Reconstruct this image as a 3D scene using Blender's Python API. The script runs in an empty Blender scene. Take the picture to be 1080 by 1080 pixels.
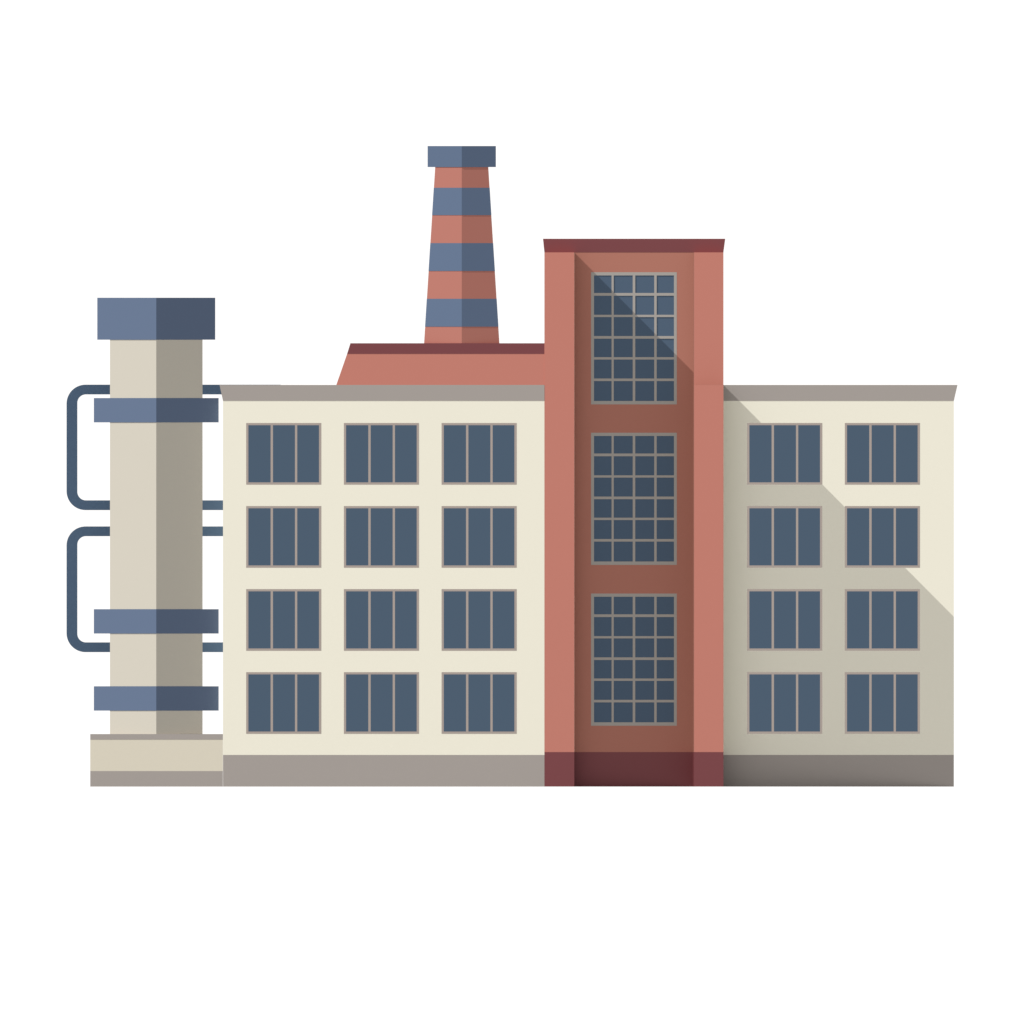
import bpy, bmesh, math, random
from mathutils import Vector

S = 0.04                      # metres per unit of the elevation drawing
GZ = 829.6                    # drawing height of the ground line
def X(px): return (px - 540.0) * S
def Z(py): return (GZ - py) * S

scn = bpy.context.scene
col = scn.collection
# ---------------------------------------------------------------- camera
cam_d = bpy.data.cameras.new('camera'); cam = bpy.data.objects.new('camera', cam_d); col.objects.link(cam)
cam_d.type = 'ORTHO'; cam_d.ortho_scale = 1080 * S
cam.location = (0, -70, Z(540)); cam.rotation_euler = (math.radians(90), 0, 0)
cam_d.clip_start = 0.1; cam_d.clip_end = 1500
scn.camera = cam
# ---------------------------------------------------------------- white daylight sky, one sun
w = bpy.data.worlds.new('World'); scn.world = w; w.use_nodes = True
bg = w.node_tree.nodes['Background']
bg.inputs['Color'].default_value = (1, 0.982, 0.968, 1); bg.inputs['Strength'].default_value = 0.237
sun_d = bpy.data.lights.new('sun', 'SUN'); sun = bpy.data.objects.new('sun', sun_d); col.objects.link(sun)
sun_d.energy = 4.3; sun_d.angle = math.radians(0.1); sun_d.color = (1.0, 0.992, 0.97)
sun.location = (-60, -40, 60)
sun.rotation_euler = Vector((8.0, 1.0, -8.05)).to_track_quat('-Z', 'Y').to_euler()
scn.view_settings.view_transform = 'Standard'; scn.view_settings.look = 'None'
scn.view_settings.exposure = 2.2; scn.view_settings.gamma = 1.0
scn.view_settings.use_curve_mapping = False

# ---------------------------------------------------------------- materials
def lin(c): return tuple(((v/255.0)/12.92 if v/255.0 <= 0.04045 else ((v/255.0+0.055)/1.055)**2.4) for v in c)
def mat(name, rgb, k=1.0, rough=0.9, metal=0.0, spec=0.0, var=0.006, scale=0.6):
    """matte paint; rgb is the sRGB look under full sun on the facade, k turns it into reflectance"""
    m = bpy.data.materials.new(name); m.use_nodes = True
    nt = m.node_tree; b = nt.nodes['Principled BSDF']
    c = [min(0.95, v*k) for v in lin(rgb)]
    b.inputs['Roughness'].default_value = rough; b.inputs['Metallic'].default_value = metal
    b.inputs['Specular IOR Level'].default_value = spec
    tc = nt.nodes.new('ShaderNodeTexCoord'); n = nt.nodes.new('ShaderNodeTexNoise')
    n.inputs['Scale'].default_value = scale; n.inputs['Detail'].default_value = 4
    nt.links.new(tc.outputs['Object'], n.inputs['Vector'])
    mx = nt.nodes.new('ShaderNodeMix'); mx.data_type = 'RGBA'
    mx.inputs['A'].default_value = (*[v*(1-var) for v in c], 1)
    mx.inputs['B'].default_value = (*[v*(1+var) for v in c], 1)
    nt.links.new(n.outputs['Fac'], mx.inputs['Factor'])
    nt.links.new(mx.outputs['Result'], b.inputs['Base Color'])
    return m
K = 1/1.59                    # facade under sky + sun receives 1.59
M = {
 'cream':   mat('cream_render', (236,232,216), K),
 'grey':    mat('grey_stone', (163,156,151), K),
 'red':     mat('red_brick_paint', (192,125,112), K),
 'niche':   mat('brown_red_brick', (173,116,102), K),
 'maroon':  mat('maroon_coping', (122,72,75), K),
 'maroon2': mat('dark_maroon_plinth', (124,75,78), K),
 'bounce_damp':   mat('grey_brown_bounce_damper', (132,120,113), K),  # for the added sheets that damp bounced sunlight
 'tank':    mat('beige_tank_paint', (213,207,194), 1/2.06),
 'block':   mat('beige_base_render', (214,207,190), K),
 'blue_t':  mat('blue_steel_paint', (107,123,150), 1/2.12),
 'red_s':   mat('stack_red_paint', (191,126,114), 1/2.05),
 'blue_s':  mat('stack_blue_paint', (103,120,147), 1/2.03),
 'duct':    mat('dark_blue_pipe_paint', (77,96,119), K),
 'glass':   mat('tinted_mirror_glass', (77,94,112), 0.93, rough=0.02, metal=1.0, spec=0.5, var=0.0),
 'alu':     mat('window_frame_metal', (165,154,147), 0.98, rough=0.12, metal=1.0, spec=0.5, var=0.0),
 'dglass':  mat('dusty_tower_glass', (80,97,117), K),
 'frame':   mat('painted_tower_frame', (164,159,154), K),
 'ground':  mat('pale_ground', (118,118,118), 1.0, var=0.006),
}

# ---------------------------------------------------------------- mesh helpers (drawing units: x, depth, y)
def box(bm, x0, x1, d0, d1, yt, yb):
    vs = [bm.verts.new((X(x), d*S, Z(y))) for y in (yb, yt) for d in (d0, d1) for x in (x0, x1)]
    for f in ((0,1,5,4),(3,2,6,7),(2,0,4,6),(1,3,7,5),(4,5,7,6),(2,3,1,0)): bm.faces.new([vs[i] for i in f])
def prism_xy(bm, pts, d0, d1):
    """outline in the elevation, extruded in depth"""
    a = [bm.verts.new((X(x), d0*S, Z(y))) for x, y in pts]; b = [bm.verts.new((X(x), d1*S, Z(y))) for x, y in pts]
    n = len(pts); bm.faces.new(a); bm.faces.new(b[::-1])
    for i in range(n): bm.faces.new((a[i], b[i], b[(i+1) % n], a[(i+1) % n]))
def plan(cx, cd, hw, ridge, th):
    """six-sided plan with a ridge to the front and back"""
    sd = ridge - hw*math.tan(math.radians(th))
    return [(cx, cd-ridge), (cx+hw, cd-sd), (cx+hw, cd+sd), (cx, cd+ridge), (cx-hw, cd+sd), (cx-hw, cd-sd)]
def loft(bm, p0, y0, p1, y1):
    a = [bm.verts.new((X(x), d*S, Z(y0))) for x, d in p0]; b = [bm.verts.new((X(x), d*S, Z(y1))) for x, d in p1]
    n = len(a); bm.faces.new(a); bm.faces.new(b[::-1])
    for i in range(n): bm.faces.new((a[i], b[i], b[(i+1) % n], a[(i+1) % n]))
def wall_open(bm, x0, x1, d0, d1, yt, yb, holes, hd):
    """solid block whose front face has niches hd deep at holes (x0, x1, yt, yb)"""
    xs = sorted({x0, x1, *[h[0] for h in holes], *[h[1] for h in holes]})
    ys = sorted({yt, yb, *[h[2] for h in holes], *[h[3] for h in holes]})
    q = lambda pts: bm.faces.new([bm.verts.new((X(x), d*S, Z(y))) for x, d, y in pts])
    for i in range(len(xs)-1):
        for j in range(len(ys)-1):
            a, b, t, s = xs[i], xs[i+1], ys[j], ys[j+1]
            mx, my = (a+b)/2, (t+s)/2
            inside = any(h[0] < mx < h[1] and h[2] < my < h[3] for h in holes)
            d = d0 + hd if inside else d0
            q([(a,d,s),(b,d,s),(b,d,t),(a,d,t)])
            q([(b,d1,s),(a,d1,s),(a,d1,t),(b,d1,t)])
    for a, b, t, s in holes:
        e = d0 + hd
        q([(a,d0,s),(a,e,s),(a,e,t),(a,d0,t)]); q([(b,e,s),(b,d0,s),(b,d0,t),(b,e,t)])
        q([(a,e,t),(b,e,t),(b,d0,t),(a,d0,t)]); q([(a,d0,s),(b,d0,s),(b,e,s),(a,e,s)])
    for i in range(len(ys)-1):
        t, s = ys[i], ys[i+1]
        q([(x0,d0,t),(x0,d1,t),(x0,d1,s),(x0,d0,s)]); q([(x1,d0,s),(x1,d1,s),(x1,d1,t),(x1,d0,t)])
    for i in range(len(xs)-1):
        a, b = xs[i], xs[i+1]
        q([(a,d0,yt),(b,d0,yt),(b,d1,yt),(a,d1,yt)]); q([(b,d0,yb),(a,d0,yb),(a,d1,yb),(b,d1,yb)])
def obj(name, bm, m, parent=None, label=None):
    bmesh.ops.remove_doubles(bm, verts=bm.verts, dist=1e-5)
    bmesh.ops.recalc_face_normals(bm, faces=bm.faces)
    me = bpy.data.meshes.new(name); bm.to_mesh(me); bm.free()
    me.materials.append(M[m]); o = bpy.data.objects.new(name, me); col.objects.link(o)
    if parent is not None:
        o.parent = parent
        # keep world placement (parents are unrotated, unscaled)
        p, off = parent, Vector((0,0,0))
        while p is not None: off += p.location; p = p.parent
        me.transform(__import__('mathutils').Matrix.Translation(-off))
    if label: o['label'] = label
    return o
def thing(name, label, cat, loc, group=None):
    o = bpy.data.objects.new(name, None); col.objects.link(o); o.location = loc
    o['label'] = label; o['category'] = cat
    if group: o['group'] = group
    return o
def part(name, m, parent, fn, *a, label=None):
    bm = bmesh.new(); fn(bm, *a); return obj(name, bm, m, parent, label)

# ---------------------------------------------------------------- ground
bm = bmesh.new()
bm.faces.new([bm.verts.new(v) for v in ((-600,-600,0),(600,-600,0),(600,600,0),(-600,600,0))])
g = obj('ground', bm, 'ground'); g['kind'] = 'structure'

# ================================================================ factory building
DEP = 300                     # depth of the block
REC = 15.75                    # depth of the tower niche
SHADOW_STEP = 30.8                    # depth of the unseen step added to cast the wing shadow
P = 0.06                       # 4 mm proud
fb = thing('factory_building', 'cream four-storey factory building with a red brick window tower and grey plinth', 'factory', (X(620), 0, 0))

WT, WH, WW = [446.1 + 87.6*i for i in range(4)], 65.0, 79.2
LC = [259.6, 362.65, 465.7]; RC = [788.0, 891.0]
def holes(cs): return [(c, c+WW, t, t+WH) for c in cs for t in WT]
HD = 4.0
part('wing_wall', 'cream', fb, wall_open, 235.2, 574.2, 0, DEP, 422.8, 796.2, holes(LC), HD)
part('wing_wall', 'cream', fb, wall_open, 763.0, 1006.0, 0, DEP, 422.8, 796.2, holes(RC), HD)
part('plinth', 'grey', fb, box, 235.25, 574.2, -P, DEP+P, 796.2, GZ)
part('plinth', 'grey', fb, box, 763.0, 1006.0, -P, DEP+P, 796.2, GZ)
part('cornice', 'grey', fb, prism_xy, [(231.5,406),(574.2,406),(574.2,422.8),(235.2,422.8)], -P, DEP+P)
part('cornice', 'grey', fb, prism_xy, [(763,406),(1009.9,406),(1006,422.8),(763,422.8)], -P, DEP+P)

def window_wing(c, t):
    bm = bmesh.new()
    f = 2.35; w_ = WW
    gx = [(f, 25.8), (28.3, 51.5), (53.9, w_-f)]
    for a, b in gx: box(bm, c+a, c+b, 1.5, HD, t+f, t+WH-f)
    win = obj('window', bm, 'glass', fb)
    bm = bmesh.new()
    wall_frame(bm, c, c+w_, t, t+WH, [(c+a, c+b) for a, b in gx], [(t+f, t+WH-f)], -P*0.6, HD)
    obj('frame', bm, 'alu', win)
def wall_frame(bm, x0, x1, yt, yb, cols, rows, d0, d1):
    """one frame with its mullions: a plate with through openings"""
    xs = sorted({x0, x1, *[v for c in cols for v in c]}); ys = sorted({yt, yb, *[v for r in rows for v in r]})
    def hole(i, j):
        if i < 0 or j < 0 or i >= len(xs)-1 or j >= len(ys)-1: return True
        mx, my = (xs[i]+xs[i+1])/2, (ys[j]+ys[j+1])/2
        return any(a < mx < b for a, b in cols) and any(a < my < b for a, b in rows)
    q = lambda pts: bm.faces.new([bm.verts.new((X(x), d*S, Z(y))) for x, d, y in pts])
    for i in range(len(xs)-1):
        for j in range(len(ys)-1):
            if hole(i, j): continue
            a, b, t, s = xs[i], xs[i+1], ys[j], ys[j+1]
            q([(a,d0,s),(b,d0,s),(b,d0,t),(a,d0,t)]); q([(b,d1,s),(a,d1,s),(a,d1,t),(b,d1,t)])
            if hole(i-1, j): q([(a,d0,t),(a,d1,t),(a,d1,s),(a,d0,s)])
            if hole(i+1, j): q([(b,d0,s),(b,d1,s),(b,d1,t),(b,d0,t)])
            if hole(i, j-1): q([(a,d0,t),(b,d0,t),(b,d1,t),(a,d1,t)])
            if hole(i, j+1): q([(b,d0,s),(a,d0,s),(a,d1,s),(b,d1,s)])
for c in LC + RC:
    for t in WT: window_wing(c, t)

# ---- red tower: set-back wall between two pilasters, the right one stepped forward below only for its shadow
TW = [287.1, 456.4, 626.0]; TX0, TX1, TH = 623.4, 713.8, 139.4
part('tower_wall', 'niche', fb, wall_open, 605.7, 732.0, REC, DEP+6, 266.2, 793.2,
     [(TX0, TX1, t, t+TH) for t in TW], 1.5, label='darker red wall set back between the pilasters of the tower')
def pil(bm, x0, x1, caster):
    pts = [(0, 266.2), (0, 793.2)] if not caster else [(0, 266.2), (0, 406), (-SHADOW_STEP, 406), (-SHADOW_STEP, 793.2)]
    pts = pts + [(DEP+6, 793.2), (DEP+6, 266.2)]
    a = [bm.verts.new((X(x0), d*S, Z(y))) for d, y in pts]; b = [bm.verts.new((X(x1), d*S, Z(y))) for d, y in pts]
    n = len(a); bm.faces.new(a); bm.faces.new(b[::-1])
    for i in range(n): bm.faces.new((a[i], b[i], b[(i+1) % n], a[(i+1) % n]))
part('pilaster', 'red', fb, pil, 574.2, 605.7, False)
part('pilaster', 'red', fb, pil, 732.0, 763.0, True)
part('coping', 'maroon', fb, prism_xy, [(572.7,251.8),(764.9,251.8),(763.0,266.2),(574.2,266.2)], REC-P, DEP+8)
part('tower_plinth', 'maroon', fb, box, 574.2, 605.7, -P, DEP+7, 793.2, GZ)
part('tower_plinth', 'maroon2', fb, box, 605.7, 732.0, REC-P, DEP+7, 793.2, GZ)
part('tower_plinth', 'maroon', fb, box, 732.0, 763.0, -SHADOW_STEP-P, DEP+7, 793.2, GZ)
GX = [(626.5,645.0),(647.3,667.3),(670.0,690.0),(692.6,710.8)]
GR = [(3.4,21.9),(24.8,44.9),(47.3,67.3),(70.1,89.6),(92.1,112.1),(114.8,135.8)]
for t in TW:
    bm = bmesh.new()
    for a, b in GX:
        for r0, r1 in GR: box(bm, a, b, REC+0.15, REC+1.5, t+r0, t+r1)
    win = obj('window', bm, 'dglass', fb)
    bm = bmesh.new(); wall_frame(bm, TX0, TX1, t, t+TH, GX, [(t+a, t+b) for a, b in GR], REC-P*0.6, REC+1.5)
    obj('frame', bm, 'frame', win)

# unseen sheets added on side faces and ledge to tune bounced light
part('cheek_bounce_sheet', 'bounce_damp', fb, box, 731.85, 732.0, -SHADOW_STEP+.3, REC-P, 406.3, 793.2)  # added dull sheets, cut the red bounce into the niche
part('cheek_bounce_sheet', 'bounce_damp', fb, box, 731.85, 732.0, .3, REC-P, 266.4, 406.3)
part('cheek_bounce_sheet', 'cream', fb, box, 605.7, 605.8, .3, REC-P, 266.4, 793.2)  # added pale sheet, lifts the shade on the niche's left side
part('flank_fill_sheet', 'cream', fb, box, 763.0, 763.08, -SHADOW_STEP+.3, -P, 406.3, 793.2)  # added pale reflector, lightens the shaded wing wall
part('ledge_bounce_sheet', 'bounce_damp', fb, box, 732.1, 762.9, -SHADOW_STEP+.3, -.02, 405.93, 406)  # added dull sheet, damps the sunlit glow above the step

# ---- low red rooftop block
part('rooftop_wall', 'red', fb, prism_xy, [(366.1,373.2),(574.2,373.2),(574.2,406),(354.7,406)], 0.4, 110)
part('rooftop_coping', 'maroon', fb, prism_xy, [(369.6,362),(574.2,362),(574.2,373.2),(366.1,373.2)], .4-P, 110+P)

# ================================================================ striped smokestack on the roof
st = thing('smokestack', 'tapering red smokestack with blue bands and cap standing on the low red rooftop block', 'smokestack', (X(487), 21*S, Z(362)))
TS = 4.9
def shw(y): return 28.0 + (y-176.2)*(39.7-28.0)/(362-176.2)
def spl(y, e=0.0): h = shw(y); return plan(487, 21, h+e, h*0.5+e, TS)
part('shaft', 'red_s', st, loft, spl(176.2), 176.2, spl(362), 362)
for a, b in ((198,226.9),(256.4,285.8),(315.1,344.5)):
    part('band', 'blue_s', st, loft, spl(a, .12), a, spl(b, .12), b)
part('cap', 'blue_s', st, loft, plan(487,21,36,28*.5+.2,TS), 154, plan(487,21,36,28*.5+.2,TS), 176.2)

# ================================================================ beige process column on its base
pc = thing('storage_column', 'tall beige industrial column with blue collars and a wide blue cap on a low base', 'tank', (X(164.8), 32*S, 0))
TT, CD = 7.3, 32
body = plan(164.8, CD, 48.8, 30, TT)
part('column_body', 'tank', pc, loft, body, 350, body, 774.2)
cp = plan(164.8, CD, 62.2, 30.2, TT); part('cap', 'blue_t', pc, loft, cp, 314, cp, 358.3)
cl = plan(164.8, CD, 65.8, 30.2, TT)
for a, b in ((419.8,445.5),(642.5,668.2),(723.8,749.5)): part('collar', 'blue_t', pc, loft, cl, a, cl, b)
part('base_block', 'block', pc, box, 95.2, 235.1, P, 128, 780, 813.2)
part('base_slab', 'grey', pc, box, 95.2, 235.1, 0, 128+P, 774.2, 780)
part('base_plinth', 'grey', pc, box, 95.2, 235.05, 0, 128+P, 813.2, GZ)

# ================================================================ two looping pipes behind the column
def pipe_outline(x_end_t, x_end_b, yt, yb):
    xl, th, tv, r, ri = 70.2, 10.3, 11.4, 20.0, 9.0
    pts = [(x_end_t, yt)]
    N = 16
    for i in range(N+1):
        a = math.pi/2*i/N; pts.append((xl+r-r*math.sin(a), yt+r-r*math.cos(a)))
    for i in range(N+1):
        a = math.pi/2*i/N; pts.append((xl+r-r*math.cos(a), yb-r+r*math.sin(a)))
    pts += [(x_end_b, yb), (x_end_b, yb-th)]
    for i in range(N+1):
        a = math.pi/2*i/N; pts.append((xl+tv+ri-ri*math.sin(a), yb-th-ri+ri*math.cos(a)))
    for i in range(N+1):
        a = math.pi/2*i/N; pts.append((xl+tv+ri-ri*math.cos(a), yt+th+ri-ri*math.sin(a)))
    pts.append((x_end_t, yt+th)); return pts
for yt, yb, xt, lab in ((405.7, 538.0, 296, 'upper dark blue pipe loop joining the beige column to the factory roof edge'),
                    (555.2, 687.8, 240, 'lower dark blue pipe loop joining the beige column to the factory side wall')):
    bm = bmesh.new(); prism_xy(bm, pipe_outline(xt, 240, yt, yb), 118, 129)
    o = obj('pipe', bm, 'duct'); o['label'] = lab; o['category'] = 'pipe'; o['group'] = 'pipe loops behind the beige column'
